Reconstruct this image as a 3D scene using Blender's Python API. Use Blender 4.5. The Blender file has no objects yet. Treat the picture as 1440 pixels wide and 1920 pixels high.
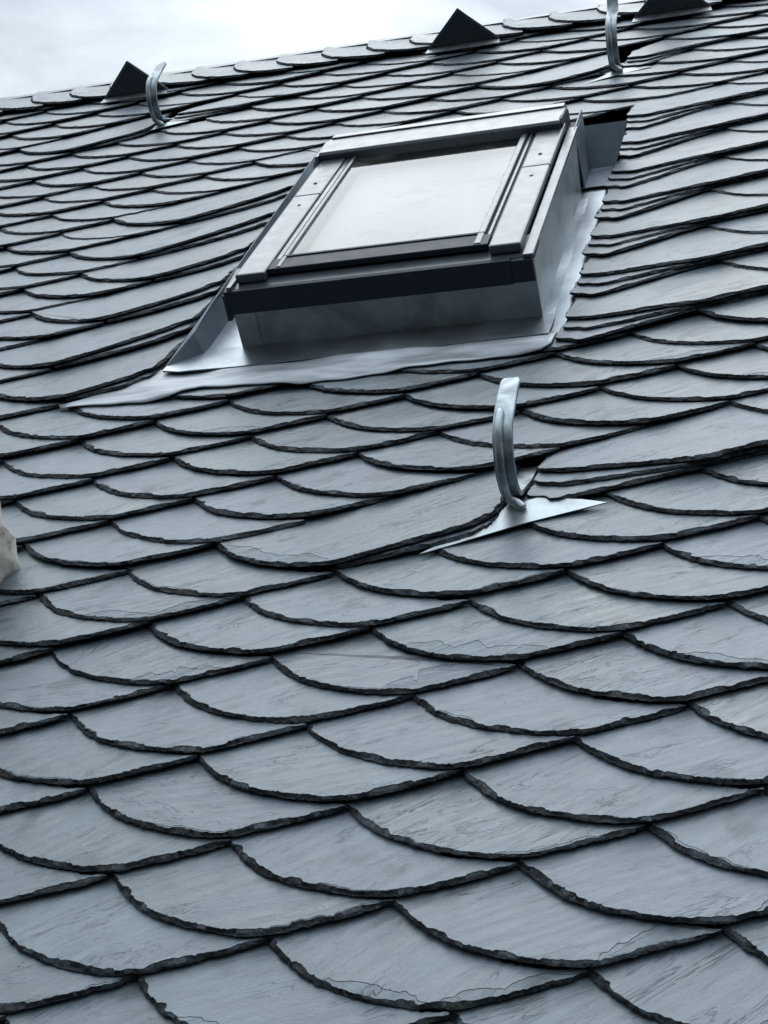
import bpy, math, random
import numpy as np
from mathutils import Matrix, Vector

# ------------------------------------------------------------------ camera, sky, sun, exposure
S = 0.14                      # metres per slate spacing (all plans below are in slate spacings)
PITCH = math.radians(45)      # slope of the roof
LIFT = Matrix.Translation((0, 0, 3.0))
ROOF = LIFT @ Matrix.Rotation(PITCH, 4, 'X')   # u along the ridge, v up the slope, h off the slope
scene = bpy.context.scene
C = scene.collection
CAMR = np.array([[0.9578, 0.2088, -0.1978], [-0.0669, -0.5073, -0.8592], [-0.2797, 0.8361, -0.4719]])
U_, _, Vt_ = np.linalg.svd(CAMR); CAMR = U_ @ Vt_
CAMH = 8.2362
FPX = 3000.0
cd = bpy.data.cameras.new('camera')
cam = bpy.data.objects.new('camera', cd); C.objects.link(cam)
cd.sensor_fit = 'VERTICAL'; cd.sensor_height = 24.0; cd.lens = FPX / 1920 * 24.0
cd.clip_start = 0.02; cd.clip_end = 2000
rot = Matrix((CAMR.T @ np.diag([1, -1, -1])).tolist()).to_4x4()
cam.matrix_world = ROOF @ Matrix.Translation((0, 0, CAMH * S)) @ rot
scene.camera = cam

w = bpy.data.worlds.new('World'); scene.world = w; w.use_nodes = True
nt = w.node_tree; nt.nodes.clear()
def N(tree, kind, **kw):
    n = tree.nodes.new(kind)
    for k, v in kw.items():
        if k.startswith('i_'):
            key = k[2:]
            n.inputs[int(key) if key.isdigit() else key.replace('_', ' ')].default_value = v
        else: setattr(n, k, v)
    return n
SUN_EL, SUN_AZ = math.radians(64), math.radians(-14)
sky = N(nt, 'ShaderNodeTexSky', sky_type='NISHITA', sun_disc=False, sun_elevation=SUN_EL, sun_rotation=SUN_AZ)
bg1 = N(nt, 'ShaderNodeBackground', i_1=0.07); nt.links.new(sky.outputs[0], bg1.inputs[0])
tc = N(nt, 'ShaderNodeTexCoord')
mp = N(nt, 'ShaderNodeMapping'); mp.inputs['Scale'].default_value = (1, 1, 1.9)
nt.links.new(tc.outputs['Generated'], mp.inputs[0])
cl = N(nt, 'ShaderNodeTexNoise', i_Scale=5.2, i_Detail=6.0, i_Roughness=0.52, i_Distortion=0.5)
nt.links.new(mp.outputs[0], cl.inputs['Vector'])
rp = N(nt, 'ShaderNodeValToRGB'); nt.links.new(cl.outputs[0], rp.inputs[0])
rp.color_ramp.elements[0].position = 0.38; rp.color_ramp.elements[0].color = (0.54, 0.61, 0.67, 1)
rp.color_ramp.elements[1].position = 0.57; rp.color_ramp.elements[1].color = (0.84, 0.92, 0.985, 1)
sp = N(nt, 'ShaderNodeSeparateXYZ'); nt.links.new(tc.outputs['Generated'], sp.inputs[0])
mr = N(nt, 'ShaderNodeMapRange'); nt.links.new(sp.outputs[2], mr.inputs[0])
for k, v in ((1, 0.45), (2, 1.0), (3, 0.62), (4, 1.95)): mr.inputs[k].default_value = v
hz = N(nt, 'ShaderNodeMapRange'); nt.links.new(sp.outputs[2], hz.inputs[0])
for k, v in ((1, -0.02), (2, 0.36), (3, 0.03), (4, 1.0)): hz.inputs[k].default_value = v
sun_dir = (math.sin(SUN_AZ) * math.cos(SUN_EL), math.cos(SUN_AZ) * math.cos(SUN_EL), math.sin(SUN_EL))
dp = N(nt, 'ShaderNodeVectorMath', operation='DOT_PRODUCT'); nt.links.new(tc.outputs['Generated'], dp.inputs[0]); dp.inputs[1].default_value = sun_dir
d0 = N(nt, 'ShaderNodeMath', operation='MAXIMUM', i_1=0.0); nt.links.new(dp.outputs['Value'], d0.inputs[0])
d1 = N(nt, 'ShaderNodeMath', operation='POWER', i_1=7.0); nt.links.new(d0.outputs[0], d1.inputs[0])      # cloud is brightest round the hidden sun
d2 = N(nt, 'ShaderNodeMath', operation='MULTIPLY_ADD', i_1=1.05); nt.links.new(d1.outputs[0], d2.inputs[0]); nt.links.new(mr.outputs[0], d2.inputs[2])
ml = N(nt, 'ShaderNodeMath', operation='MULTIPLY'); nt.links.new(d2.outputs[0], ml.inputs[0]); nt.links.new(hz.outputs[0], ml.inputs[1])
bg2 = N(nt, 'ShaderNodeBackground'); nt.links.new(rp.outputs[0], bg2.inputs[0]); nt.links.new(ml.outputs[0], bg2.inputs[1])
mx = N(nt, 'ShaderNodeMixShader', i_0=0.9); nt.links.new(bg1.outputs[0], mx.inputs[1]); nt.links.new(bg2.outputs[0], mx.inputs[2])
out = N(nt, 'ShaderNodeOutputWorld'); nt.links.new(mx.outputs[0], out.inputs[0])

sl = bpy.data.lights.new('sun', 'SUN'); sl.energy = 0.5; sl.angle = math.radians(40); sl.color = (1, 0.97, 0.93)
so = bpy.data.objects.new('sun', sl); C.objects.link(so)
sd = Vector((math.sin(SUN_AZ) * math.cos(SUN_EL), math.cos(SUN_AZ) * math.cos(SUN_EL), math.sin(SUN_EL)))
so.rotation_euler = sd.to_track_quat('Z', 'Y').to_euler()
vs = scene.view_settings
vs.view_transform = 'Standard'; vs.look = 'None'; vs.exposure = 0.25; vs.gamma = 1.0; vs.use_curve_mapping = False

# ------------------------------------------------------------------ materials
def mat(name):
    m = bpy.data.materials.new(name); m.use_nodes = True
    t = m.node_tree
    return m, t, t.nodes['Principled BSDF']
def ramp(t, src, *stops):
    r = N(t, 'ShaderNodeValToRGB'); t.links.new(src, r.inputs[0])
    e = r.color_ramp.elements
    while len(e) < len(stops): e.new(0.5)
    for q, (p, c) in zip(e, stops):
        q.position = p; q.color = (c, c, c, 1) if isinstance(c, (int, float)) else (*c, 1)
    return r.outputs[0]
def mixc(t, fac, a, b, mode='MIX'):
    n = N(t, 'ShaderNodeMix', data_type='RGBA', blend_type=mode)
    for s, v in ((0, fac), (6, a), (7, b)):
        if hasattr(v, 'is_linked') or hasattr(v, 'links'): t.links.new(v, n.inputs[s])
        elif isinstance(v, (int, float)): n.inputs[s].default_value = v
        else: n.inputs[s].default_value = (*v, 1)
    return n.outputs[2]
def math_(t, op, a, b=None):
    n = N(t, 'ShaderNodeMath', operation=op)
    for s, v in ((0, a), (1, b)):
        if v is None: continue
        if isinstance(v, (int, float)): n.inputs[s].default_value = v
        else: t.links.new(v, n.inputs[s])
    return n.outputs[0]

def slate_coords(t, scale):
    """grain-aligned coordinates of one slate (its own uv map, moved by its own random value)"""
    uv = N(t, 'ShaderNodeUVMap', uv_map='grain')
    at = N(t, 'ShaderNodeAttribute', attribute_name='rnd')
    sx = N(t, 'ShaderNodeSeparateColor'); t.links.new(at.outputs['Color'], sx.inputs[0])
    su = N(t, 'ShaderNodeSeparateXYZ'); t.links.new(uv.outputs[0], su.inputs[0])
    cb = N(t, 'ShaderNodeCombineXYZ')
    t.links.new(su.outputs[0], cb.inputs[0]); t.links.new(su.outputs[1], cb.inputs[1])
    t.links.new(math_(t, 'MULTIPLY', sx.outputs[0], 60.0), cb.inputs[2])
    return cb.outputs[0], sx
def noise(t, vec, scale, sc=(1, 1, 1), detail=4.0, rough=0.55, dist=0.0, out=0):
    m = N(t, 'ShaderNodeMapping'); m.inputs['Scale'].default_value = sc; t.links.new(vec, m.inputs[0])
    n = N(t, 'ShaderNodeTexNoise', i_Scale=scale, i_Detail=detail, i_Roughness=rough, i_Distortion=dist)
    t.links.new(m.outputs[0], n.inputs['Vector'])
    return n.outputs[out]

SLATE, t, b = mat('slate')
vec, rnd = slate_coords(t, 1)
broad = noise(t, vec, 1.1, (1, 1, 1), 3)
streak = noise(t, vec, 3.4, (0.6, 3.0, 1), 9, 0.68, 0.7)
fine = noise(t, vec, 30.0, (0.6, 1.3, 1), 5, 0.7)
spots = noise(t, vec, 2.3, (0.8, 1.2, 1), 2, 0.5, 0.3)
wr = noise(t, vec, 1.5, (0.5, 2.6, 1), 5, 0.6, 0.8)
wrl = ramp(t, math_(t, 'ABSOLUTE', math_(t, 'SUBTRACT', wr, 0.5)), (0.0, 0.0), (0.011, 1.0))
wmask = ramp(t, noise(t, vec, 1.7, (0.7, 1.5, 1), 2), (0.52, 0.0), (0.60, 1.0))
crack = mixc(t, wmask, (1, 1, 1), wrl)
ter = noise(t, vec, 0.9, (0.6, 1.7, 1), 6, 0.6, 0.5)
terr = ramp(t, ter, (0.0, 0.0), (0.43, 0.0), (0.437, 0.35), (0.55, 0.4), (0.557, 0.75), (0.66, 0.8), (0.667, 1.0))
base = mixc(t, rnd.outputs[1], (0.048, 0.068, 0.093), (0.126, 0.156, 0.194))
base = mixc(t, math_(t, 'MULTIPLY', rnd.outputs[2], 0.5), base, (0.112, 0.150, 0.160))
base = mixc(t, 1.0, base, ramp(t, broad, (0.3, 0.70), (0.7, 1.24)), 'MULTIPLY')
base = mixc(t, 1.0, base, ramp(t, streak, (0.3, 0.74), (0.5, 1.0), (0.72, 1.28)), 'MULTIPLY')
base = mixc(t, 1.0, base, ramp(t, fine, (0.3, 0.84), (0.7, 1.16)), 'MULTIPLY')
base = mixc(t, 1.0, base, ramp(t, spots, (0.30, 0.52), (0.39, 1.0)), 'MULTIPLY')
base = mixc(t, 1.0, base, ramp(t, crack, (0.0, 0.74), (1.0, 1.0)), 'MULTIPLY')
t.links.new(base, b.inputs['Base Color'])
rough = math_(t, 'ADD', math_(t, 'MULTIPLY', broad, 0.22), math_(t, 'MULTIPLY', streak, 0.26))
t.links.new(math_(t, 'ADD', math_(t, 'ADD', rough, math_(t, 'MULTIPLY', rnd.outputs[1], 0.10)), 0.14), b.inputs['Roughness'])
b.inputs['IOR'].default_value = 1.85; b.inputs['Specular Tint'].default_value = (0.89, 0.95, 1.0, 1)
hgt = math_(t, 'ADD', math_(t, 'MULTIPLY', streak, 0.85), math_(t, 'MULTIPLY', fine, 0.16))
hgt = math_(t, 'ADD', hgt, math_(t, 'MULTIPLY', crack, 0.26))
hgt = math_(t, 'ADD', hgt, math_(t, 'MULTIPLY', math_(t, 'MULTIPLY', terr, rnd.outputs[0]), 0.9))
hgt = math_(t, 'ADD', hgt, math_(t, 'MULTIPLY', noise(t, vec, 0.9, (1, 1, 1), 2), 3.6))
bp = N(t, 'ShaderNodeBump', i_Strength=0.75, i_Distance=0.0026); t.links.new(hgt, bp.inputs['Height'])
t.links.new(bp.outputs[0], b.inputs['Normal'])

CLEFT = SLATE.copy(); CLEFT.name = 'fresh_cleft_slate'
tq = CLEFT.node_tree; bq = tq.nodes['Principled BSDF']
lk = bq.inputs['Base Color'].links[0].from_socket
tq.links.new(mixc(tq, 1.0, lk, (1.42, 1.40, 1.36), 'MULTIPLY'), bq.inputs['Base Color'])
for q_ in tq.nodes:
    if q_.type == 'BUMP': q_.inputs['Distance'].default_value = 0.0075
EDGE, t, b = mat('hewn_slate_edge_shade')  # hewn edges; downslope shade is painted in as a near-black base colour
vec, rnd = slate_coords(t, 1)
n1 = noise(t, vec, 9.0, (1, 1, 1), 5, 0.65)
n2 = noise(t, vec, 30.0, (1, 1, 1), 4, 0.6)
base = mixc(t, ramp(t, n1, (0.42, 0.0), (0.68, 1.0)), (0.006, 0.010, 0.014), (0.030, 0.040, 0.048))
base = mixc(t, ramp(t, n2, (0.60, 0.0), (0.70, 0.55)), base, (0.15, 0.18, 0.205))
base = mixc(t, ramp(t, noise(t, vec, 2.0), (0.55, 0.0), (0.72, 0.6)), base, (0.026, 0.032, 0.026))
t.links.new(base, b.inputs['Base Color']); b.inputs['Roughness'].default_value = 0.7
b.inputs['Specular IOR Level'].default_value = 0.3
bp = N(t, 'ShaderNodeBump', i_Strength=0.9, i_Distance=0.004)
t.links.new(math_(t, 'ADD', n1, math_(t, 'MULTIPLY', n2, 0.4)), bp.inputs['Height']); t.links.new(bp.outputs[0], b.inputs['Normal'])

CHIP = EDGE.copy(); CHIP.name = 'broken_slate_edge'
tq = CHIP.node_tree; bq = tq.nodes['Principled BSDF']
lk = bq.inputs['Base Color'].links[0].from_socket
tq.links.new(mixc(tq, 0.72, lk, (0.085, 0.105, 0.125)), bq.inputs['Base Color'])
def metal(name, c0, c1, r0, r1, metallic=1.0, scale=14.0, dirt=0.35, bump=0.0006, stretch=(1, 1, 1)):
    m, t, b = mat(name)
    tc = N(t, 'ShaderNodeTexCoord')
    n1 = noise(t, tc.outputs['Object'], scale, stretch, 5, 0.6, 0.3)
    n2 = noise(t, tc.outputs['Object'], scale * 5, stretch, 4, 0.6)
    n3 = noise(t, tc.outputs['Object'], scale * 0.45, stretch, 4, 0.65, 0.6)
    c = mixc(t, ramp(t, n1, (0.35, 0.0), (0.65, 1.0)), c0, c1)
    c = mixc(t, 1.0, c, ramp(t, n3, (0.36, 1.0 - dirt), (0.52, 1.0)), 'MULTIPLY')
    t.links.new(c, b.inputs['Base Color']); b.inputs['Metallic'].default_value = metallic
    rr = N(t, 'ShaderNodeMapRange'); t.links.new(n1, rr.inputs[0])
    for k, v in ((1, 0.3), (2, 0.7), (3, r0), (4, r1)): rr.inputs[k].default_value = v
    t.links.new(rr.outputs[0], b.inputs['Roughness'])
    bp = N(t, 'ShaderNodeBump', i_Strength=0.5, i_Distance=bump)
    t.links.new(math_(t, 'ADD', n3, math_(t, 'MULTIPLY', n2, 0.15)), bp.inputs['Height']); t.links.new(bp.outputs[0], b.inputs['Normal'])
    return m
ZINC = metal('galvanised_sheet', (0.30, 0.345, 0.385), (0.42, 0.47, 0.51), 0.30, 0.44, 1.0, 7, 0.25, 0.0006)
WALLZ = metal('weathered_zinc', (0.30, 0.34, 0.37), (0.42, 0.46, 0.48), 0.40, 0.55, 0.9, 14, 0.35, 0.002)
LEAD = metal('soft_apron_sheet', (0.30, 0.33, 0.36), (0.50, 0.54, 0.58), 0.48, 0.62, 0.75, 9, 0.35, 0.0012, (0.45, 2.2, 1))
HOOK = metal('hot_dip_galvanised_steel', (0.28, 0.33, 0.36), (0.50, 0.56, 0.59), 0.34, 0.52, 0.95, 34, 0.40, 0.0012)
COVER = metal('grey_coated_aluminium', (0.058, 0.070, 0.086), (0.066, 0.079, 0.096), 0.26, 0.36, 0.0, 30, 0.10, 0.0002)
COVER.node_tree.nodes['Principled BSDF'].inputs['IOR'].default_value = 1.75
COVER.node_tree.nodes['Principled BSDF'].inputs['Specular Tint'].default_value = (0.86, 0.92, 1.0, 1)
DARK = metal('dark_coated_aluminium', (0.007, 0.017, 0.032), (0.009, 0.020, 0.037), 0.55, 0.62, 0.0, 30, 0.10, 0.0002)
GRILLE = metal('black_plastic_grille', (0.070, 0.088, 0.108), (0.085, 0.105, 0.125), 0.4, 0.5, 0.0, 30, 0.1, 0.0002)
VOID = metal('dark_membrane', (0.010, 0.013, 0.017), (0.014, 0.018, 0.022), 0.8, 0.9, 0.0, 20, 0.1)
BOARD = metal('roof_underlay', (0.014, 0.016, 0.019), (0.022, 0.024, 0.027), 0.85, 0.95, 0.0, 12, 0.2)
PLATE = metal('dull_zinc_upstand', (0.13, 0.165, 0.20), (0.19, 0.23, 0.265), 0.45, 0.6, 0.8, 14, 0.25, 0.001)
LINING = metal('grey_window_lining', (0.10, 0.10, 0.09), (0.12, 0.12, 0.11), 0.6, 0.7, 0.0, 8, 0.1)
SHEET = metal('dull_galvanised_sheet', (0.24, 0.28, 0.31), (0.36, 0.41, 0.44), 0.36, 0.5, 0.95, 16, 0.3, 0.0012)
BLIND = metal('white_blind_fabric', (0.33, 0.33, 0.305), (0.36, 0.36, 0.335), 0.8, 0.9, 0.0, 5, 0.04, 0.00002)
GLASS = bpy.data.materials.new('window_glass'); GLASS.use_nodes = True
t = GLASS.node_tree; t.nodes.clear()
gt = N(t, 'ShaderNodeBsdfTransparent'); gt.inputs[0].default_value = (0.96, 0.97, 0.97, 1)
gg = N(t, 'ShaderNodeBsdfGlossy', i_Roughness=0.03); gg.inputs[0].default_value = (0.80, 0.82, 0.84, 1)
fr = N(t, 'ShaderNodeFresnel', i_IOR=1.42)
ms = N(t, 'ShaderNodeMixShader'); ge = N(t, 'ShaderNodeNewGeometry'); t.links.new(math_(t, 'MULTIPLY', fr.outputs[0], math_(t, 'SUBTRACT', 1.0, ge.outputs['Backfacing'])), ms.inputs[0]); t.links.new(gt.outputs[0], ms.inputs[1]); t.links.new(gg.outputs[0], ms.inputs[2])
tcg = N(t, 'ShaderNodeTexCoord')
df = N(t, 'ShaderNodeBsdfDiffuse'); df.inputs[0].default_value = (0.45, 0.45, 0.40, 1)
dm = ramp(t, noise(t, tcg.outputs['Object'], 9.0, (1, 1, 1), 5, 0.65, 0.5), (0.56, 0.0), (0.80, 0.22))
ms2 = N(t, 'ShaderNodeMixShader'); t.links.new(dm, ms2.inputs[0]); t.links.new(ms.outputs[0], ms2.inputs[1]); t.links.new(df.outputs[0], ms2.inputs[2])
oo = N(t, 'ShaderNodeOutputMaterial'); t.links.new(ms2.outputs[0], oo.inputs[0])
STONE, t, b = mat('rough_pale_stone')
tc_ = N(t, 'ShaderNodeTexCoord')
n1 = noise(t, tc_.outputs['Object'], 22, (1, 1, 1), 6, 0.65, 0.3)
t.links.new(mixc(t, ramp(t, n1, (0.36, 0.0), (0.50, 1.0)), (0.26, 0.235, 0.20), (0.66, 0.63, 0.56)), b.inputs['Base Color'])
b.inputs['Roughness'].default_value = 0.95
bp = N(t, 'ShaderNodeBump', i_Strength=1.0, i_Distance=0.006); t.links.new(n1, bp.inputs['Height']); t.links.new(bp.outputs[0], b.inputs['Normal'])

# ------------------------------------------------------------------ object helpers
def thing(name, label, cat, at, group=None):
    """Empty standing on the roof at (u, v, h); its children's meshes are given in roof plan units"""
    o = bpy.data.objects.new(name, None); C.objects.link(o)
    o.empty_display_size = 0.05
    o.matrix_world = ROOF @ Matrix.Translation([q * S for q in at])
    o['label'] = label; o['category'] = cat
    if group: o['group'] = group
    o['_at'] = list(at)
    return o
def mesh(name, verts, faces, m, smooth=False, matidx=None):
    me = bpy.data.meshes.new(name)
    me.from_pydata([tuple(v) for v in verts], [], faces)
    for q in (m if isinstance(m, (list, tuple)) else [m]): me.materials.append(q)
    if matidx is not None: me.polygons.foreach_set('material_index', matidx)
    if smooth: me.polygons.foreach_set('use_smooth', [True] * len(me.polygons))
    return me
def part(name, parent, verts, faces, m, smooth=False, bevel=0.0, matidx=None, label=None, up=None):
    at = np.array((up or parent)['_at'])
    v = (np.asarray(verts, float) - at) * S
    me = mesh(name, v, faces, m, smooth, matidx)
    o = bpy.data.objects.new(name, me); C.objects.link(o); o.parent = parent
    if bevel:
        bv = o.modifiers.new('soft edges', 'BEVEL'); bv.width = bevel * S; bv.segments = 2; bv.limit_method = 'ANGLE'
        bv.angle_limit = math.radians(40)
    if label: o['label'] = label
    return o
class MB:
    def __init__(s): s.v = []; s.f = []
    def add(s, v, f):
        n = len(s.v); s.v += [tuple(q) for q in v]; s.f += [tuple(i + n for i in g) for g in f]; return s
    def box(s, u0, u1, v0, v1, h0, h1):
        return s.hexa([(u0, v0, h0), (u1, v0, h0), (u1, v1, h0), (u0, v1, h0), (u0, v0, h1), (u1, v0, h1), (u1, v1, h1), (u0, v1, h1)])
    def hexa(s, p):
        return s.add(p, [(3, 2, 1, 0), (4, 5, 6, 7), (0, 1, 5, 4), (1, 2, 6, 5), (2, 3, 7, 6), (3, 0, 4, 7)])
    def prism(s, poly, d):
        """planar polygon (3-D points) pushed by vector d"""
        n = len(poly); top = [tuple(np.add(p, d)) for p in poly]
        return s.add(list(poly) + top, [tuple(range(n))[::-1], tuple(range(n, 2 * n))] + [(i, (i + 1) % n, n + (i + 1) % n, n + i) for i in range(n)])
    def tube(s, pts, r, seg=10):
        pts = [np.array(p, float) for p in pts]; n = len(pts); rr = r if hasattr(r, '__len__') else [r] * n
        v = []; ref = np.array([1., 0, 0.0])
        for i, p in enumerate(pts):
            d = pts[min(i + 1, n - 1)] - pts[max(i - 1, 0)]; d /= np.linalg.norm(d)
            x = ref - d * (ref @ d); x /= np.linalg.norm(x); y = np.cross(d, x)
            v += [p + rr[i] * (math.cos(a) * x + math.sin(a) * y) for a in np.linspace(0, 2 * math.pi, seg, endpoint=False)]
        f = [(i * seg + k, i * seg + (k + 1) % seg, (i + 1) * seg + (k + 1) % seg, (i + 1) * seg + k) for i in range(n - 1) for k in range(seg)]
        f += [tuple(range(seg))[::-1], tuple(range((n - 1) * seg, n * seg))]
        return s.add(v, f)
    def sheet(s, grid, th):
        """grid[i][j] of points made into a sheet of thickness th downwards (h)"""
        g = np.array(grid, float); a, b = g.shape[:2]
        top = g.reshape(-1, 3); bot = top - np.array([0, 0, th]); n = a * b
        I = lambda i, j: i * b + j
        f = [(I(i, j), I(i + 1, j), I(i + 1, j + 1), I(i, j + 1)) for i in range(a - 1) for j in range(b - 1)]
        f += [tuple(q + n for q in g_[::-1]) for g_ in list(f)]
        rim = [I(i, 0) for i in range(a)] + [I(a - 1, j) for j in range(1, b)] + [I(i, b - 1) for i in range(a - 2, -1, -1)] + [I(0, j) for j in range(b - 2, 0, -1)]
        f += [(rim[k], n + rim[k], n + rim[(k + 1) % len(rim)], rim[(k + 1) % len(rim)]) for k in range(len(rim))]
        return s.add(np.vstack([top, bot]), f)
    def part(s, name, parent, m, **k): return part(name, parent, s.v, s.f, m, **k)

# ------------------------------------------------------------------ slate lattice (in roof plan units)
O = np.array([-4.99045, 9.23124]); A = np.array([0.91286, 0.40827]); B = np.array([-0.64111, 1.10020])
JV = {8: 8.12, 9: 9.22, 10: 10.3, 11: 11.37, 12: 12.43, 13: 13.48, 14: 14.55, 15: 15.62, 16: 16.72, 17: 17.9, 18: 19.03, 19: 20.25, 20: 21.55, 21: 22.8, 22: 24.05, 23: 25.3, 24: 26.5}
jv = lambda j: float(JV.get(j, j))
def J(i, j): return O + i * A + jv(j) * B
CURVE = np.array([(-.04, .25), (-.02, .1), (0, 0), (.04, -.13), (.14, -.33), (.31, -.52), (.5, -.665), (.72, -.80), (.90, -.875), (1.04, -.915)])
G = np.linalg.solve(np.array([A, B]), np.array([-.06, -.135]))      # slope of every slate: rides on its neighbours
def project(p):
    X = CAMR @ np.array([p[0], p[1], (p[2] if len(p) > 2 else 0) - CAMH])
    return np.array([FPX * X[0] / X[2] + 720, FPX * X[1] / X[2] + 960, X[2]])
def resample(P, step, closed=True):
    P = np.asarray(P, float)
    Q = np.vstack([P, P[:1]]) if closed else P
    L = np.r_[0, np.cumsum(np.linalg.norm(np.diff(Q, axis=0), axis=1))]
    n = max(12, int(L[-1] / step)); s_ = np.linspace(0, L[-1], n, endpoint=not closed)
    return np.c_[np.interp(s_, L, Q[:, 0]), np.interp(s_, L, Q[:, 1])], L[-1]
def smooth_path(P, k=6):
    """Catmull-Rom through P (open)"""
    P = np.asarray(P, float); E_ = np.vstack([2 * P[0] - P[1], P, 2 * P[-1] - P[-2]]); out = []
    for i in range(len(P) - 1):
        p0, p1, p2, p3 = E_[i:i + 4]
        for q in np.linspace(0, 1, k, endpoint=False):
            out.append(.5 * (2 * p1 + (p2 - p0) * q + (2 * p0 - 5 * p1 + 4 * p2 - p3) * q * q + (3 * p1 - p0 - 3 * p2 + p3) * q ** 3))
    out.append(P[-1]); return np.array(out)
def scallops(rg, n, L, lo, hi, dmin, dmax, flat=0.25):
    """chip profile along a hewn edge: a run of shell-shaped bites"""
    w_ = np.zeros(n); x = np.linspace(0, L, n, endpoint=False); p = -rg.uniform(0, hi)
    while p < L:
        l = rg.uniform(lo, hi); d = dmin + (dmax - dmin) * rg.random() ** 1.6
        q = (x - p) / l; k = (q >= 0) & (q < 1)
        sk = rg.uniform(.3, .7); qq = np.where(q < sk, q / sk * .5, .5 + (q - sk) / (1 - sk) * .5)
        prof = np.sqrt(np.clip(1 - (2 * qq - 1) ** 2, 0, 1))
        w_[k] = np.maximum(w_[k], (d * (flat + (1 - flat) * prof))[k]); p += l * rg.uniform(.6, 1.0)
    return np.maximum(w_, dmin * .5)

def slate_geo(outline, zfun, seed, step=0.03, th=0.052, chip=0.0, tip_at=None, grain=None):
    rg = np.random.default_rng(seed)
    P, L = resample(outline, step); n = len(P)
    for _ in range(1):                                   # round the resampled corners a little
        P = (np.roll(P, 1, 0) + 2 * P + np.roll(P, -1, 0)) / 4
    T = np.roll(P, -1, 0) - np.roll(P, 1, 0); T /= np.linalg.norm(T, axis=1)[:, None]
    I = np.c_[-T[:, 1], T[:, 0]]
    x = np.linspace(0, 2 * math.pi, n, endpoint=False)
    wob = sum(rg.normal(0, .010 / k) * np.sin(k * x + rg.uniform(0, 6.3)) for k in range(2, 9))
    jag = scallops(rg, n, L, .03, .16, .0, .020) + rg.normal(0, .0025, n)
    edge = P + I * (wob + jag * .8)[:, None]
    w1 = .014 + scallops(rg, n, L, .05, .34, .003, .050) + rg.normal(0, .003, n)
    w0 = w1 + scallops(rg, n, L, .12, .5, .002, .030) * np.clip(np.interp(np.arange(n), np.linspace(0, n, 9), rg.normal(.1, .8, 9)), 0, 1)
    ang = np.arctan2(T[:, 1], T[:, 0]); tw = np.abs((np.roll(ang, -2) - np.roll(ang, 2) + math.pi) % (2 * math.pi) - math.pi)
    ds = L / n; corner = np.where(tw > .55)[0]; dist = np.full(n, 9.0)
    for c in corner:
        q = np.abs(np.arange(n) - c); dist = np.minimum(dist, np.minimum(q, n - q) * ds)
    taper = np.clip(dist / .16, .12, 1)
    step0 = np.full(n, .0015)
    if chip:                                             # one or two delaminated flakes near the foot
        for _ in range(1 + (rg.random() < .4)):
            c = rg.uniform(.22, .55) if tip_at is None else tip_at + rg.uniform(-.12, .14)
            hw = rg.uniform(.045, .10); q = (np.arange(n) / n - c) / hw; k = abs(q) < 1
            cp = np.r_[0.12, rg.uniform(.35, 1.0, 4), .12] * np.r_[1, .8, 1, 1, .8, 1]
            pr = np.interp((q + 1) / 2, np.linspace(0, 1, 6) ** rg.uniform(.8, 1.25), cp)
            kk = 2 + n // 90
            for _2 in range(kk): pr = (np.roll(pr, 1) + pr * 2 + np.roll(pr, -1)) / 4
            pr += scallops(rg, n, L, .04, .2, 0.01, .12) * .6 + np.interp(np.arange(n), np.arange(0, n + 4, 3), rg.normal(0, .035, len(np.arange(0, n + 4, 3))))
            w0[k] = np.maximum(w0[k], (w1 + chip * pr)[k]); step0[k] = np.where(pr[k] > .1, .0026, .0015)
    w1 = w1 * taper; w0 = np.maximum(w0 * taper, w1 + .004)
    for _ in range(14):
        r0 = edge + I * w0[:, None]; sg = np.roll(r0, -1, 0) - r0
        bad = (sg * T).sum(1) < .12 * np.linalg.norm(sg, axis=1)
        if not bad.any(): break
        bad = bad | np.roll(bad, 1) | np.roll(bad, -1)
        w0[bad] *= .75; w1[bad] *= .8
    w0 = np.maximum(w0, w1 + .003)
    r0 = edge + I * w0[:, None]; r0b = edge + I * np.maximum(w0 - .006, w1 * .99)[:, None]
    r1 = edge + I * w1[:, None]
    w2 = w1 * np.clip(.62 - scallops(rg, n, L, .05, .22, .02, .55) + rg.normal(0, .05, n), .08, .75); r2 = edge + I * w2[:, None]
    zj = scallops(rg, n, L, .04, .2, 0, .016)
    zb = lambda q: np.array([zfun(a) for a in q])
    rings = [np.c_[r0, zb(r0)], np.c_[r0b, zb(r0b) - step0], np.c_[r1, zb(r1) - step0 * 1.15 - .002],
             np.c_[r2, zb(r2) - th * .38 - zj], np.c_[edge, zb(edge) - th * .74 - rg.normal(0, .003, n)], np.c_[edge + I * .012, zb(edge) - th]]
    V = np.vstack(rings); F = [tuple(range(n))]; MI = [0]
    pale_run = np.interp(np.arange(n), np.cumsum(rg.integers(1, 9, n)), rg.random(n)) > .62  # random runs of the upper bevel take the paler broken-edge material
    for k in range(5):
        for i in range(n):
            i2 = (i + 1) % n
            F.append((k * n + i, (k + 1) * n + i, (k + 1) * n + i2, k * n + i2)); MI.append((2 if w0[i] - w1[i] > .03 else 0) if k == 1 else (3 if k == 2 and pale_run[i] else 1))
    F.append(tuple(range(5 * n, 6 * n))[::-1]); MI.append(1)
    ga = math.radians((grain if grain is not None else 36) + rg.normal(0, 11))
    c0 = P.mean(0); d = V[:, :2] - c0
    uv = np.c_[d[:, 0] * math.cos(ga) + d[:, 1] * math.sin(ga), -d[:, 0] * math.sin(ga) + d[:, 1] * math.cos(ga)]
    return dict(V=V, F=F, MI=MI, uv=uv, rnd=rg.random(3), P=P, seed=seed)
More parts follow.
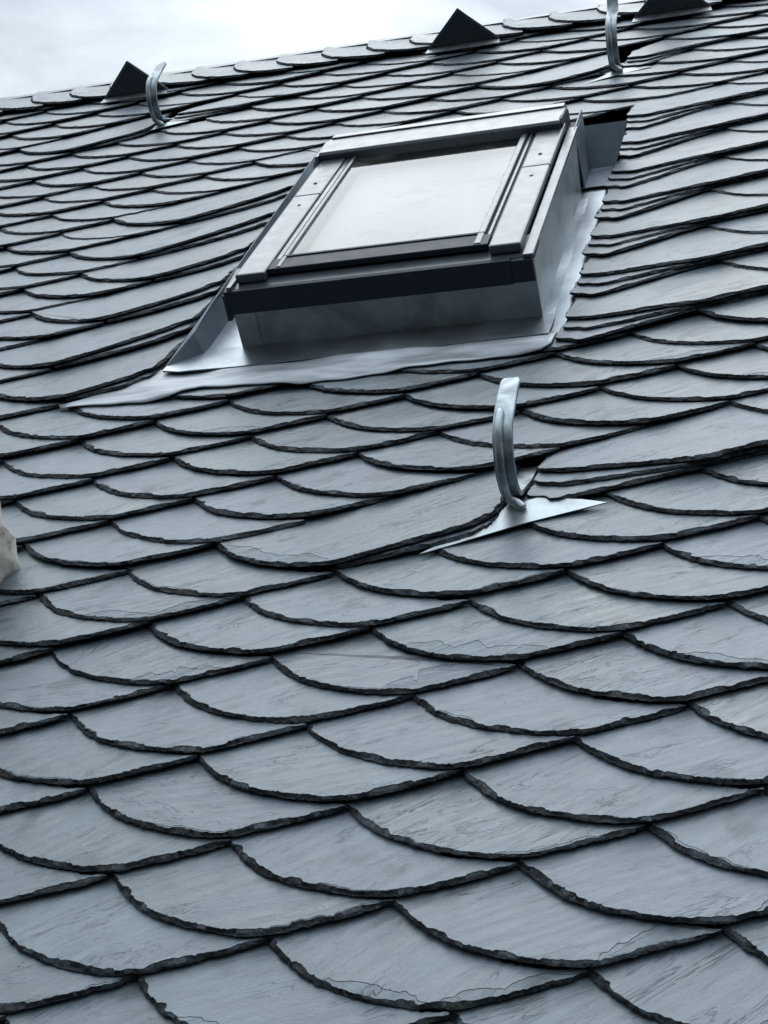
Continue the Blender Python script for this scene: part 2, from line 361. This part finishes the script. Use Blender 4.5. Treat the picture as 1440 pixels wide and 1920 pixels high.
def slate_mesh(name, gs, at):
    V = []; F = []; MI = []; UV = []; R = []
    for g in gs:
        n = len(V); V += list((g['V'] - np.array(at)) * S); F += [tuple(i + n for i in f) for f in g['F']]; MI += g['MI']
        UV.append(g['uv']); R += [(*g['rnd'], 1.0)] * len(g['V'])
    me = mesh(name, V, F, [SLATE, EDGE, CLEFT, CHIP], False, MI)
    UV = np.vstack(UV); idx = np.zeros(len(me.loops), dtype=np.int32); me.loops.foreach_get('vertex_index', idx)
    lay = me.uv_layers.new(name='grain'); lay.data.foreach_set('uv', UV[idx].ravel().astype(np.float32))
    at_ = me.attributes.new('rnd', 'FLOAT_COLOR', 'POINT'); at_.data.foreach_set('color', np.array(R, dtype=np.float32).ravel())
    return me

slates = []      # (geo, kind)
def add_slate(outline, zf, seed, chip=0.0, name='slate', label=None, tip_at=None, grain=None, th=.052):
    c = np.mean(outline, axis=0); q = project(c)
    th *= float(np.interp(c[1], [17, 25], [1, .78]))
    step = .024 if q[1] > 1150 else .032 if q[1] > 650 else .05
    g = slate_geo(outline, zf, seed, step, th, chip, tip_at, grain)
    pr = np.array([project(p) for p in g['P'][::4]])
    x, y = pr[:, 0], pr[:, 1]
    area = abs(np.dot(x, np.roll(y, -1)) - np.dot(y, np.roll(x, -1))) / 2
    inside = np.mean((x > 0) & (x < 1440) & (y > 0) & (y < 1920))
    g['score'] = area * inside; g['name'] = name; g['label'] = label; g['inside'] = inside
    slates.append(g)
def plane_at(j0, dz=0.0, extra=None, tilt=(0, 0)):
    g_ = G * float(np.interp(j0[1], [17, 25], [1, .72])) + np.array(tilt)
    def f(p):
        z = float(g_ @ (np.asarray(p) - j0)) + dz
        return z + (extra(p) if extra else 0)
    return f
def std_outline(j0, hrow, rg, right=1.13, foot_to=2.0):
    """the scale-shaped slate: round back, straight foot"""
    Bv = B * hrow
    f = lambda s, t_: j0 + s * A + t_ * Bv
    k = 1 + rg.normal(0, .012)
    cur = [f(s * k, t_) for s, t_ in CURVE]
    left = smooth_path(cur, 5)
    foot = [f(1.4, -.925), f(1.75, -.925), f(foot_to, -.905)]
    rc = [f(s + right - .05 * (t_ < -.7), t_) for s, t_ in [(.74, -.78), (.5, -.665), (.31, -.52), (.14, -.33), (.04, -.13), (0, 0), (-.02, .25)]]
    return np.vstack([left, foot, rc])

LEFT_BIG = {9: -1, 10: -1, 11: 0, 12: 1, 13: 1, 14: 2, 15: 5}      # first slate of a course that runs into the window gutter
RIGHT_J = {7: (9.0, 7.1), 8: (9.53, 8.2), 9: (10.29, 9.31), 10: (11.14, 10.43), 11: (11.9, 11.44), 12: (12.65, 12.5), 13: (13.19, 13.57)}
RIGHT_V = {7: (-3.43, 19.21), 8: (-3.41, 20.68), 9: (-3.40, 22.1), 10: (-3.36, 23.53), 11: (-3.35, 24.9), 12: (-3.34, 26.40), 13: (-3.33, 27.93)}
HOOK_ROWS = {4: (1, 7), 19: (1, 6), 16: (10, 14)}       # course: (long slate left of the hook, first plain slate right of it)
HOOKS = {4: (-3.44, 14.68), 19: (-13.86, 32.5), 16: (-3.83, 31.5)}
CHIPS = {(-1, 4): .2, (1, 4): .3, (1, 2): .34, (2, 2): .30, (-1, 3): .26, (1, -1): .26, (0, -1): .16, (5, 2): .2, (5, 1): .24, (7, 5): .2, (2, -2): .3, (1, 7): .2, (0, -2): .22, (-1, -1): .15, (4, 1): .12, (6, 6): .16}
for j in range(-4, 25):
    hrow = jv(j) - jv(j - 1)
    for i in range(-14, 26):
        j0 = J(i, j); rg = np.random.default_rng(1000 + 97 * j + i)
        if j == 7 and i >= 6: continue
        if j in RIGHT_J and j > 7 and j0[0] > -6: continue
        if j in LEFT_BIG and i >= LEFT_BIG[j] and j0[0] < -9.6 + .0: continue
        if j in HOOK_ROWS and HOOK_ROWS[j][0] <= i < HOOK_ROWS[j][1]: continue
        foot = j0 + np.array([1.7, -.5])
        if foot[1] > 35.8 or foot[1] < 4.6: continue
        if foot[1] > 18.95 and foot[1] < 28.35 and -9.3 < foot[0] < -3.3: continue
        q = project(foot)
        if q[0] < -420 or project(j0)[0] > 1860 or q[1] > 2800: continue
        j0 = j0 + rg.normal(0, .012, 2)
        chip = CHIPS.get((i, j), .14 if rg.random() < .03 else 0)
        add_slate(std_outline(j0, hrow, rg), plane_at(j0, rg.normal(0, .004), None, rg.normal(0, .003, 2)), 5000 + 131 * j + i, chip, th=rg.uniform(.038, .054),
                  label='slate with flaked broken lower edge' if chip >= .24 else None, tip_at=.30)
for j, (i0, jj) in RIGHT_J.items():                      # plain slates right of the window
    for k in range(0, 7):
        j0 = O + (i0 + k) * A + jj * B; rg = np.random.default_rng(3000 + 17 * j + k)
        if project(j0)[0] > 1860: continue
        add_slate(std_outline(j0, 1.03, rg), plane_at(j0), 7000 + 31 * j + k, CHIPS.get((int(i0 + k), j), 0))

def long_left(j0, hrow, end_u, rise, seed, second=True, end_rise=.62, slope=.447, chip=0, dB=.075, bow=0.0):
    """long slate whose right end runs into a gutter or hook and turns up there, with a second one under it"""
    Bv = B * hrow; f = lambda s, t_: j0 + s * A + t_ * Bv
    left = smooth_path([f(s, t_) for s, t_ in CURVE], 5)
    tip = f(1.04, -.915); L_ = end_u - tip[0]
    def foot(off, sl, u0=0.0):
        pts = [tip + np.array([x, x * sl + bow * x * x + off]) for x in np.linspace(u0 if u0 else .2, max(L_ - .30, u0 + .1), 6)]
        e = pts[-1]
        pts += [e + np.array([.13, .07 + .13 * (sl + bow * 4)]), e + np.array([.23, .22]), e + np.array([.285, .40]), e + np.array([.30, end_rise])]
        return pts
    top = np.array([end_u, tip[1] + L_ * .447 + 2.3])
    top[1] = max(top[1], tip[1] + L_ * slope + end_rise + .25)
    head = [top, f(1.0, .42) if L_ > 1.6 else f(.8, .3)]
    lift = lambda p: .060 * float(np.interp(j0[1], [17, 25], [1, .72])) * max(0.0, p[0] - j0[0] - .92) / A[0] + .012 * max(0.0, p[1] - tip[1] - .447 * (p[0] - tip[0]))
    add_slate(np.vstack([left, foot(.0, slope), head]), plane_at(j0, .008, lift), seed, chip, tip_at=.09, name='slate', label='long slate running up to metalwork', grain=34)
    if second:
        u0 = -.04
        sec = foot(-.012, slope - dB, u0)
        sec2 = [sec[-1] + np.array([0, .3]), tip + np.array([u0 + .1, .6])]
        z2 = lambda p: plane_at(j0, -.058, lift)(p)
        add_slate(np.vstack([[tip + np.array([u0 - .05, .30])], sec, sec2]), z2, seed + 1, grain=34, name='slate', label='narrow slate packed under a long one')
for j, i in LEFT_BIG.items():
    j0 = J(i, j)
    long_left(j0, jv(j) - jv(j - 1), -9.12, 0, 9000 + 7 * j, second=j < 15, slope=.447, dB=.19, end_rise=.60, bow=.14)

def right_stack(anchor, over, seed, gap=(.28, .60), n=3, head=1.25, sag=.030, far=.9):
    """short pile of slates that starts at a gutter or hook on the left: one broad, two narrow ones under it"""
    a0 = np.array(anchor); ov = np.asarray(over); tip = ov + 1.04 * A - .915 * B
    end = tip + A * .14
    def foot(dv, du, sag):
        L0 = a0 + np.array([du, -dv]); e = end + np.array([0, -.0])
        c1 = L0 + np.array([.5, -.10 * sag]); c2 = L0 + np.array([1.05, -.04 * sag + (dv < .01) * .0])
        base_ = [L0 + np.array([.0, .20]), L0 + np.array([.01, .07]), L0 + np.array([.07, -.01]), L0 + np.array([.22, -.065 * sag]), c1]
        # join the course line (slope of A) towards the tip of the next plain slate
        k = np.linspace(0.35, 1, 6)
        line = [e - A * (1 - q) * ((e[0] - c1[0]) / A[0]) * .95 + np.array([0, 0]) for q in k]
        target = [p for p in line if p[0] > c1[0] + .45]
        return base_ + target
    for q in range(n):
        dv = 0 if q == 0 else gap[q - 1]; du = (0, .0, -.06)[q]
        ft = smooth_path(foot(dv, du, 1.0), 5)
        if q == 0:
            poly = np.vstack([[a0 + np.array([.03, head])], [a0 + np.array([.02, .5])], ft, [end + np.array([-.35, .45])], [ov + A * .12 + B * .2], [(a0 + np.array([0, head]) + ov + B * .2) / 2 + np.array([0, .1 if head > 1 else -.02])]])
        else:
            poly = np.vstack([[a0 + np.array([du + .03, -dv + .55])], ft, [end + np.array([-.1, .25])]])
        fac = float(np.interp(ov[1], [17, 25], [1, .74])); dz = (.004, -.046, -.094)[q] * fac
        def zz(p, dz=dz, q=q):
            x = max(0.0, ov[0] - far - p[0])
            hd_ = max(0.0, min(1.0, (p[1] - (a0[1] - .05 + .40 * (p[0] - a0[0]))) / .45)) if q == 0 else 0.0
            return plane_at(ov - A, dz)(p) - .030 * fac * x - (sag - .030) * x * hd_ + (.012 if dz > 0 else 0)
        add_slate(poly, zz, seed + q, grain=30, label=('broad slate starting beside metalwork', 'narrow slate in a stacked pile', 'narrow slate in a stacked pile')[q], th=.048)
for j in RIGHT_J:
    ov = O + RIGHT_J[j][0] * A + RIGHT_J[j][1] * B
    right_stack(RIGHT_V[j], ov, 11000 + 10 * j)
for j, (iL, iR) in HOOK_ROWS.items():
    hu, hv = HOOKS[j]
    long_left(J(iL, j), jv(j) - jv(j - 1), hu - .08, 0, 12000 + 10 * j, True, end_rise=.5, chip=.3 if j == 4 else 0, dB=.11)
    right_stack((hu + .165, hv + .50), J(iR, j), 12500 + 10 * j, gap=(.25, .53) if j == 4 else (.2, .45), head=.78, sag=.068, far=.1)

# ridge course: level slates capping the top, foot at v = 35.25
RIDGE_V = 36.62
u = -25.0; k = 0; ridge = []
while u < 5.5:
    rg = np.random.default_rng(20000 + k)
    j0 = np.array([u, 36.15 + rg.normal(0, .03)])
    pts = [(-.02, .5), (0, 0), (.06, -.2), (.2, -.42), (.42, -.62), (.75, -.78), (1.1, -.86), (1.5, -.88), (1.72, -.8), (1.60, -.3), (1.55, .3), (1.5, .52 + rg.normal(0, .02)), (.9, .56), (.3, .53)]
    z = lambda p, j0=j0, k=k: .18 - .045 * (p[0] - j0[0]) - .03 * (p[1] - j0[1])
    g = slate_geo(np.array([j0 + np.array(p) for p in pts]), z, 21000 + k, .04, .06, 0, None, 10)
    ridge.append(g); u += 1.075 + rg.normal(0, .02); k += 1

# ------------------------------------------------------------------ the roof and its slates
roof = thing('slate_roofing', 'steep grey roof slope of overlapping scale shaped slates filling the picture', 'roofing', (-6, 20, 0))
at = np.array(roof['_at'])
order = sorted(range(len(slates)), key=lambda q: -slates[q]['score'])
shown = set(order[:100])
for q in order[:100]:
    g = slates[q]; org = np.array([*g['P'].mean(0), 0])
    o = bpy.data.objects.new('slate', slate_mesh('slate', [g], org)); C.objects.link(o); o.parent = roof
    o.location = (org - at) * S
    if g['label']: o['label'] = g['label']
rest = [slates[q] for q in range(len(slates)) if q not in shown]
o = bpy.data.objects.new('distant_slates', slate_mesh('distant_slates', rest, at)); C.objects.link(o); o.parent = roof
o['kind'] = 'stuff'; o['label'] = 'smaller slates farther up the slope'
for g in ridge:
    org = np.array([*g['P'].mean(0), 0])
    o = bpy.data.objects.new('ridge_slate', slate_mesh('ridge_slate', [g], org)); C.objects.link(o); o.parent = roof
    o.location = (org - at) * S
print('slates', len(slates), 'ridge', len(ridge))
mb = MB()
WU = (-8.7, -3.4, 19.6, 28.6)                            # opening in the boarding under the window
mb.box(-32, WU[0], 2, RIDGE_V, -.55, -.30); mb.box(WU[1], 12, 2, RIDGE_V, -.55, -.30)
mb.box(WU[0], WU[1], 2, WU[2], -.55, -.30); mb.box(WU[0], WU[1], WU[3], RIDGE_V, -.55, -.30)
mb.part('roof_boarding', roof, BOARD)
# rear slope of the roof beyond the ridge: 90 degrees to this one
MB().box(-32, 12, RIDGE_V - .25, RIDGE_V - .05, -34, .16).part('rear_slope', roof, SLATE)

# ------------------------------------------------------------------ roof window
win = thing('skylight', 'dark framed roof window with pale glass on a raised zinc box', 'skylight', (-5.95, 19.6, 0))
UL, UR, VF, VB = -8.05, -3.77, 19.62, 25.6
# zinc box under the frame
up = MB(); T_ = .03
up.box(UL, UR, VF, VF + T_, -.25, .56)
wall_front = up.part('front_upstand', win, WALLZ)
m_ = MB().box(UR - T_, UR, VF + T_, VB, -.25, .86); m_.part('side_upstand', win, WALLZ)
m_ = MB().box(UL, UL + T_, VF + T_, VB, -.25, .86); m_.part('side_upstand', win, ZINC)
MB().box(UR - .36, UR + .006, VF - .012, VF - .001, -.06, .56).part('corner_fold', wall_front, WALLZ, up=win)
MB().box(UL - .006, UL + .30, VF - .012, VF - .001, -.06, .56).part('corner_fold', wall_front, WALLZ, up=win)
# lower frame band (dark), corner cap, sloping sill
FV = 19.56
fr_ = MB()
fr_.box(UL - .07, UR - .30, FV, FV + .10, .50, .845)
band = fr_.part('frame_band', win, DARK, bevel=.012)
MB().box(UR - .293, UR - .0, FV - .012, FV + .10, .52, .835).part('corner_cap', band, DARK, bevel=.012, up=win)
MB().box(UL - .09, UL - .03, FV - .015, FV + .12, .42, .80).part('corner_cap', band, DARK, bevel=.01, up=win)
MB().hexa([(UL - .07, FV + .101, .78), (UR, FV + .101, .78), (UR, 20.3, .80), (UL - .07, 20.3, .80),
           (UL - .07, FV + .101, .842), (UR, FV + .101, .842), (UR, 20.3, .90), (UL - .07, 20.3, .90)]).part('sill', win, COVER)
# side rails of the fixed frame
MB().box(UR - .13, UR + .015, FV + .02, 25.0, .845, .90).part('frame_rail', win, COVER, bevel=.01)
MB().box(UL - .02, UL + .05, FV + .02, 25.0, .845, .90).part('frame_rail', win, COVER, bevel=.01)
for name_, u0, u1 in (('l', -7.97, -7.53), ('r', -4.37, -3.93)):
    cm = MB()
    cm.box(u0, u1, 19.76, 22.95, .862, 1.0)
    c_ = cm.part('side_cover', win, COVER, bevel=.03)
    MB().box(u0, u1, 22.965, 25.0, .862, .995).part('side_cover', win, COVER, bevel=.03)
    uu = (u0 + u1) / 2
    for vv in (22.5, 23.5):
        MB().tube([(uu, vv, .995), (uu, vv, 1.006)], [.032, .028], 12).part('screw', c_, DARK, up=win)
# sash around the pane
sash = MB()
sash.box(-7.53, -4.40, 19.90, 20.28, .90, .985)          # bottom rail
sb = sash.part('sash_rail', win, DARK, bevel=.012)
MB().box(-7.40, -4.50, 20.30, 20.36, .93, 1.0).part('glazing_bead', sb, DARK, bevel=.008, up=win)
for u0, u1, u2, u3 in ((-7.52, -7.44, -7.41, -7.34), (-4.42, -4.47, -4.50, -4.60)):
    q = MB()
    q.box(min(u0, u1), max(u0, u1), 19.92, 25.0, .905, .97)
    q.part('sash_stile', win, COVER, bevel=.012)
    MB().box(min(u2, u3), max(u2, u3), 19.93, 25.0, .905, 1.0).part('sash_stile', win, COVER, bevel=.02)
MB().box(-7.42, -4.48, 24.70, 25.0, .9, 1.0).part('sash_rail', win, DARK, bevel=.01)
MB().box(-7.335, -4.605, 20.37, 24.70, .945, .962).part('glass_pane', win, GLASS)
MB().box(-7.33, -4.61, 20.40, 24.72, .70, .72).part('blind', win, BLIND)
# lining under the pane
ln = MB()
ln.box(-7.60, -7.34, 20.2, 24.9, .55, .93); ln.box(-4.60, -4.40, 20.2, 24.9, .55, .93); ln.box(-7.335, -4.605, 24.73, 24.95, .55, .93); ln.box(-7.335, -4.605, 20.2, 20.36, .55, .92)
ln.part('lining', win, LINING)
# hood over the top
hood = MB()
prof = [(24.68, .985), (24.66, 1.14), (24.70, 1.185), (25.42, 1.17), (25.62, 1.10), (25.7, .80), (25.0, .80), (25.0, 1.0)]
hood.prism([(-7.97, a, c - .06) for a, c in prof], (4.0, 0, 0))
hd = hood.part('hood', win, COVER, bevel=.012)
MB().prism([(-7.93, a, c) for a, c in [(25.44, .9), (25.44, 1.135), (25.66, 1.12), (25.80, 1.02), (25.80, .8)]], (3.93, 0, 0)).part('hood_ridge', hd, COVER, bevel=.01, up=win)
MB().prism([(-4.0 + .004, a, c) for a, c in [(24.74, .95), (24.70, 1.08), (24.76, 1.13), (25.4, 1.10), (25.56, 1.02), (25.6, .80), (25.1, .80)]], (.05, 0, 0)).part('hood_end', hd, DARK, up=win)
MB().prism([(-7.975, a, c) for a, c in [(24.50, .86), (24.62, 1.09), (25.4, 1.09), (25.56, 1.0), (25.6, .82)]], (-.05, 0, 0)).part('hood_end', hd, COVER, up=win)
MB().box(UL, UR, 25.0, 25.6, .3, .80).part('head_box', win, DARK)
# gutter sheets: floor on both sides and along the front, upturned edge on the left
fl = MB()
uu = np.linspace(UR, -3.05, 6); vv = np.linspace(19.0, 25.0, 26)
rgz = np.random.default_rng(5)
fl.sheet([[(a, c, -.03 + .012 * math.sin(3 * c + a) * (a > UR + .05)) for c in vv] for a in uu], .02)
fl.part('side_gutter', win, ZINC, smooth=False)
fl = MB()
fl.sheet([[(a, c, -.02) for c in np.linspace(19.45, 25.2, 20)] for a in np.linspace(-8.6, UL, 4)], .02)
fl.part('side_gutter', win, ZINC)
fp = MB()
uu = np.linspace(-9.02, -3.60, 60); g_ = []
for a in uu:
    vf = 18.80 + .02 * math.sin(1.1 * a) + (a + 9) * .022
    vf = vf if a > -8.75 else vf + (-8.75 - a) * .35
    g_.append([(a, vf + (19.66 - vf) * q, (.040 + .02 * min(1, max(0, (-4.6 - a) / 2))) * (1 - q) - .015 * q + .004 * math.sin(4.2 * a + q * 3) * (1 - q)) for q in np.linspace(0, 1, 8)])
fp.sheet(g_, .018).part('front_gutter', win, ZINC, smooth=False)
# left upturned plate
lp = MB()
line = [(-8.62, 19.52, -.02), (-8.62, 28.2, -.02), (-8.84, 28.2, .42), (-8.58, 20.3, .42), (-8.66, 19.5, .30), (-9.02, 19.08, .03)]
lp.prism([(-8.60, 19.50, -.02), (-8.62, 27.4, -.02), (-8.80, 27.4, .42), (-8.64, 20.4, .42), (-8.72, 19.62, .28), (-9.03, 19.08, .04)], (-.012, 0, 0.0))
lp.part('upturned_gutter_edge', win, PLATE)
# back gutter: sheet stepping up to the slates above, and its standing end plate
bk = MB()
prof = [(24.55, .03), (25.40, .02), (25.46, .03), (25.60, .22), (25.63, .21), (25.92, .62), (25.97, .60), (26.0, .0)]
bk.sheet([[(-8.5 + (5.2 - .02) * q + 3.32 * h / CAMH * q, c, h) for c, h in prof] for q in np.linspace(0, 1, 12)], .02)
bk.part('back_gutter', win, PLATE)
MB().prism([(-3.735, 24.55, .03), (-3.735, 25.47, .03), (-3.80, 25.87, .92), (-3.80, 24.80, .90)], (.022, 0, 0)).part('end_plate', win, PLATE)
# apron sheet dressed over the slates below
low = [(-10.3, 18.10), (-9.9, 18.03), (-9.4, 17.96), (-8.9, 17.96), (-8.6, 17.98), (-8.45, 18.12), (-8.2, 18.20), (-7.9, 18.16), (-7.5, 18.12), (-7.2, 18.14), (-6.8, 18.08), (-6.2, 18.13), (-5.8, 18.18), (-5.4, 18.23), (-4.9, 18.25), (-4.4, 18.28), (-3.9, 18.30), (-3.62, 18.33), (-3.5, 18.50), (-3.25, 18.85)]
low = np.array(low); uu = np.linspace(-10.3, -3.50, 120); g_ = []
rga = np.random.default_rng(3)
ph = rga.uniform(0, 6.3, 8)
def slate_top(p):
    s_, t_ = np.linalg.solve(np.array([A, B]).T, np.asarray(p) - O)
    best = -1
    for j in range(5, 9):
        for i in range(-3, 10):
            d = np.linalg.solve(np.array([A, B]).T, np.asarray(p) - J(i, j)); s2, t2 = d[0], d[1] / (jv(j) - jv(j - 1))
            if t2 < -.97 or t2 > .25: continue
            sc = np.interp(-t2, -CURVE[2:, 1], CURVE[2:, 0]) if t2 < 0 else 0
            if sc <= s2 <= sc + 1.13: best = max(best, float(G @ (np.asarray(p) - J(i, j))))
    return best if best > -1 else 0.0
for a in uu:
    v0 = float(np.interp(a, low[:, 0], low[:, 1])) + .02 * math.sin(9 * a + ph[0]) * math.sin(2.3 * a)
    v1 = 19.0 + (a + 6) * .01 if a > -9.1 else max(v0 + .04, 18.12 + (a + 10.3) * .8)
    col = []
    for q in np.linspace(0, 1, 9):
        v_ = v0 + (v1 - v0) * q
        h_ = slate_top((a, v_)) + .034 + .005 * math.sin(5.1 * a + ph[1] + q * 2) * q
        k9 = max(0, (q - .7) / .3)
        h_ = h_ * (1 - k9) + k9 * .0
        col.append((a, v_, h_))
    g_.append(col)
gh = np.array(g_); hh = gh[:, :, 2]
hm = hh.copy()
for d_ in (1, 2):
    hm[d_:] = np.maximum(hm[d_:], hh[:-d_]); hm[:-d_] = np.maximum(hm[:-d_], hh[d_:])
hh[:] = hm
for _ in range(10): hh[1:-1] = (hh[:-2] + 2 * hh[1:-1] + hh[2:]) / 4
for _ in range(0): hh[1:-1] = np.maximum(hh[1:-1], (hh[:-2] + hh[2:]) / 2 * .55 + hh[1:-1] * .45)
gh[:, :, 2] = hh
ap_ = MB().sheet(gh, .014).part('apron_flashing', win, LEAD, smooth=True)

# ------------------------------------------------------------------ roof hooks
def hook(row, label, top=1.06, twist=0.0, back=1.0, rod=True, sheet=1.0):
    hu, hv = HOOKS[row]
    hk = thing('roof_hook', label, 'roof hook', (hu, hv, 0), 'galvanised ladder hooks on the slates')
    path = smooth_path(np.array([(.95, -.16), (.55, -.10), (.16, .03), (-.06, .10), (-.18, .22), (-.235, .42), (-.20, .64), (-.06, .86), (.20, .97), (.52, 1.04), (.74, top)]), 5)
    W_, T2 = .108, .028
    n = len(path); v = []
    for k_, (dv, h) in enumerate(path):
        tg = path[min(k_ + 1, n - 1)] - path[max(k_ - 1, 0)]; tg /= np.linalg.norm(tg)
        nm = np.array([-tg[1], tg[0]])
        q = max(0, min(1, (k_ - 10) / (n - 11)))
        du = .03 * q + twist * .10 * q; sk = twist * .30 * q
        wd = W_ * (1.0 + .012 * math.sin(k_ * .8)) * (1 if k_ < n - 2 else (.93, .74)[k_ - n + 2])
        for su, sn in ((-1, 1), (1, 1), (1, -1), (-1, -1)):
            v.append((hu + du + su * wd, hv + (dv * back) + nm[0] * sn * T2 + su * sk * .5, h + nm[1] * sn * T2 + su * sk * .15))
    f = [(k_ * 4 + c, k_ * 4 + (c + 1) % 4, k_ * 4 + 4 + (c + 1) % 4, k_ * 4 + 4 + c) for k_ in range(n - 1) for c in range(4)]
    f += [(3, 2, 1, 0), tuple(range(4 * n - 4, 4 * n))]
    st = part('strap', hk, v, f, HOOK, smooth=True, bevel=.012); st.data.set_sharp_from_angle(angle=math.radians(35))
    if rod:
        rp_ = smooth_path(np.array([(.16, 1.0 - .0), (-.10, .90), (-.27, .64), (-.32, .42), (-.275, .2), (-.24, .10), (-.29, .04)]), 5)
        n = len(rp_); pts = [(hu - .015 + (.16 * max(0, (k_ / (n - 1) - .72) / .28)), hv + a * back, h) for k_, (a, h) in enumerate(rp_)]
        MB().tube(pts, [.028] + [.05] * (n - 2) + [.045], 10).part('brace_rod', hk, HOOK, smooth=True)
    # flat sheet under the hook that sheds water onto the course below
    tri = [(hu - .85, hv - 1.05, .02), (hu - .5, hv - .90, .025), (hu + .18, hv - .58, .03), (hu + 1.02, hv - .26, .03), (hu + .75, hv - .16, .03), (hu + .26, hv - .06, .03), (hu + .2, hv + .8, -.22), (hu - .2, hv + .8, -.22), (hu - .15, hv - .25, .02), (hu - .4, hv - .62, .02)]
    MB().prism([(a, c, d - .012) for a, c, d in [(hu + (a - hu) * sheet, hv + (c - hv) * sheet, d - .03 * (1 - sheet)) for a, c, d in tri]], (0, 0, .012)).part('flashing_sheet', hk, SHEET)
hook(4, 'big galvanised roof hook with welded rod below the roof window', 1.06)
hook(19, 'twisted galvanised roof hook beside the left ridge vent', 1.10, twist=.38, sheet=.72)
hook(16, 'tall straight galvanised roof hook above the window near right ridge vent', 1.35, sheet=.72)

# ------------------------------------------------------------------ ridge vents
def vent(uc, label):
    v0 = 35.02; hw, hh_ = .80, .74
    vt = thing('roof_vent', label, 'roof vent', (uc, v0, 0), 'triangular vents along the ridge')
    g = MB(); r = .036; rows = int(hh_ / (r * 1.5)) + 2; d = .03
    z0 = .14
    tri_in = lambda x, z: z > 0.02 and z < (hh_ - .06) * (1 - abs(x) / hw)
    for a in range(rows):
        z = .03 + a * r * 1.5
        for c in range(-19, 20):
            x = c * r * 1.732 + (a % 2) * r * .866
            if not tri_in(x, z): continue
            ou = []; inn = []
            for k_ in range(6):
                an = math.pi / 6 + k_ * math.pi / 3
                ou.append((x + r * math.cos(an), z + r * math.sin(an))); inn.append((x + r * .62 * math.cos(an), z + r * .62 * math.sin(an)))
            P3 = lambda q, dv: (uc + q[0], v0 + dv, z0 + q[1])
            vs_ = [P3(q, 0) for q in ou] + [P3(q, 0) for q in inn] + [P3(q, d) for q in inn]
            g.add(vs_, [(k_, (k_ + 1) % 6, 6 + (k_ + 1) % 6, 6 + k_) for k_ in range(6)] + [(6 + k_, 6 + (k_ + 1) % 6, 12 + (k_ + 1) % 6, 12 + k_) for k_ in range(6)])
    g.part('honeycomb_grille', vt, GRILLE)
    MB().prism([(uc - hw, v0 + .05, z0), (uc + hw, v0 + .05, z0), (uc, v0 + .05, z0 + hh_)], (0, .02, 0)).part('backing', vt, VOID)
    e = .035
    fr3 = MB()
    for s_ in (-1, 1):
        fr3.prism([(uc + s_ * hw, v0 - .012, z0 - .01), (uc + s_ * (hw - .06), v0 - .012, z0 - .01), (uc, v0 - .012, z0 + hh_ - .06), (uc, v0 - .012, z0 + hh_ + .02)], (0, .05, 0))
    fr3.part('grille_frame', vt, GRILLE)
    cv = MB()                                            # two-sided cover running back into the ridge
    for s_ in (-1, 1):
        cv.prism([(uc + s_ * (hw + .015), v0 - .02, z0 - .02), (uc, v0 - .02, z0 + hh_ + .02), (uc - .02, v0 + .92, z0 - .02), (uc + s_ * .17, v0 + .9, z0 - .03)], (0, 0, .02))
    cv.part('cover', vt, WALLZ)
    MB().hexa([(uc - hw - .04, v0 - .24, .08), (uc + hw + .04, v0 - .24, .08), (uc + hw + .0, v0 + .02, .10), (uc - hw - .0, v0 + .02, .10),
               (uc - hw - .04, v0 - .24, .10), (uc + hw + .04, v0 - .24, .10), (uc + hw + .0, v0 + .02, .135), (uc - hw - .0, v0 + .02, .135)]).part('sill_flashing', vt, WALLZ)
vent(-15.36, 'leftmost dark triangular honeycomb vent, beside the twisted hook')
vent(-7.48, 'middle dark triangular honeycomb vent on the ridge above the window')
vent(-2.93, 'rightmost dark triangular honeycomb vent, cut by the picture top')

# ------------------------------------------------------------------ stone at the left edge
def stone():
    st = bpy.data.objects.new('rough_stone', None)
    rg = np.random.default_rng(8)
    n1_, n2_ = 36, 26; V = []; cu, cv, ch = -9.69, 13.60, .48
    for a in range(n2_ + 1):
        th_ = math.pi * a / n2_
        for c in range(n1_):
            ph_ = 2 * math.pi * c / n1_
            d = np.array([math.sin(th_) * math.cos(ph_), math.sin(th_) * math.sin(ph_), math.cos(th_)])
            k_ = max(abs(d[0]) / .62, abs(d[1] * .9 + d[0] * .3) / .62, abs(d[2] + d[1] * .35) / .55, abs(d[0] * .7 + d[2] * .6) / .66)
            r_ = 1 / k_ * (1 + .05 * math.sin(7 * d[0] + 5 * d[1]) + .04 * math.sin(13 * d[1] + 9 * d[2] + 2) + .012 * math.sin(23 * d[0] + 17 * d[1] + 11 * d[2]))
            V.append(np.array([cu, cv, ch]) + d * r_ * np.array([1.0, .9, .95]))
    F = [(a * n1_ + c, (a + 1) * n1_ + c, (a + 1) * n1_ + (c + 1) % n1_, a * n1_ + (c + 1) % n1_) for a in range(n2_) for c in range(n1_)]
    at_ = (cu, cv, 0)
    me = mesh('rough_stone', (np.array(V) - np.array(at_)) * S, F, STONE, True)
    o = bpy.data.objects.new('rough_stone', me); C.objects.link(o)
    o.matrix_world = ROOF @ Matrix.Translation([q * S for q in at_])
    o['label'] = 'rough pale stone poking in at the left edge over the slates'; o['category'] = 'stone'
    bpy.data.objects.remove(st)
stone()
for o in bpy.data.objects:
    if '_at' in o: del o['_at']
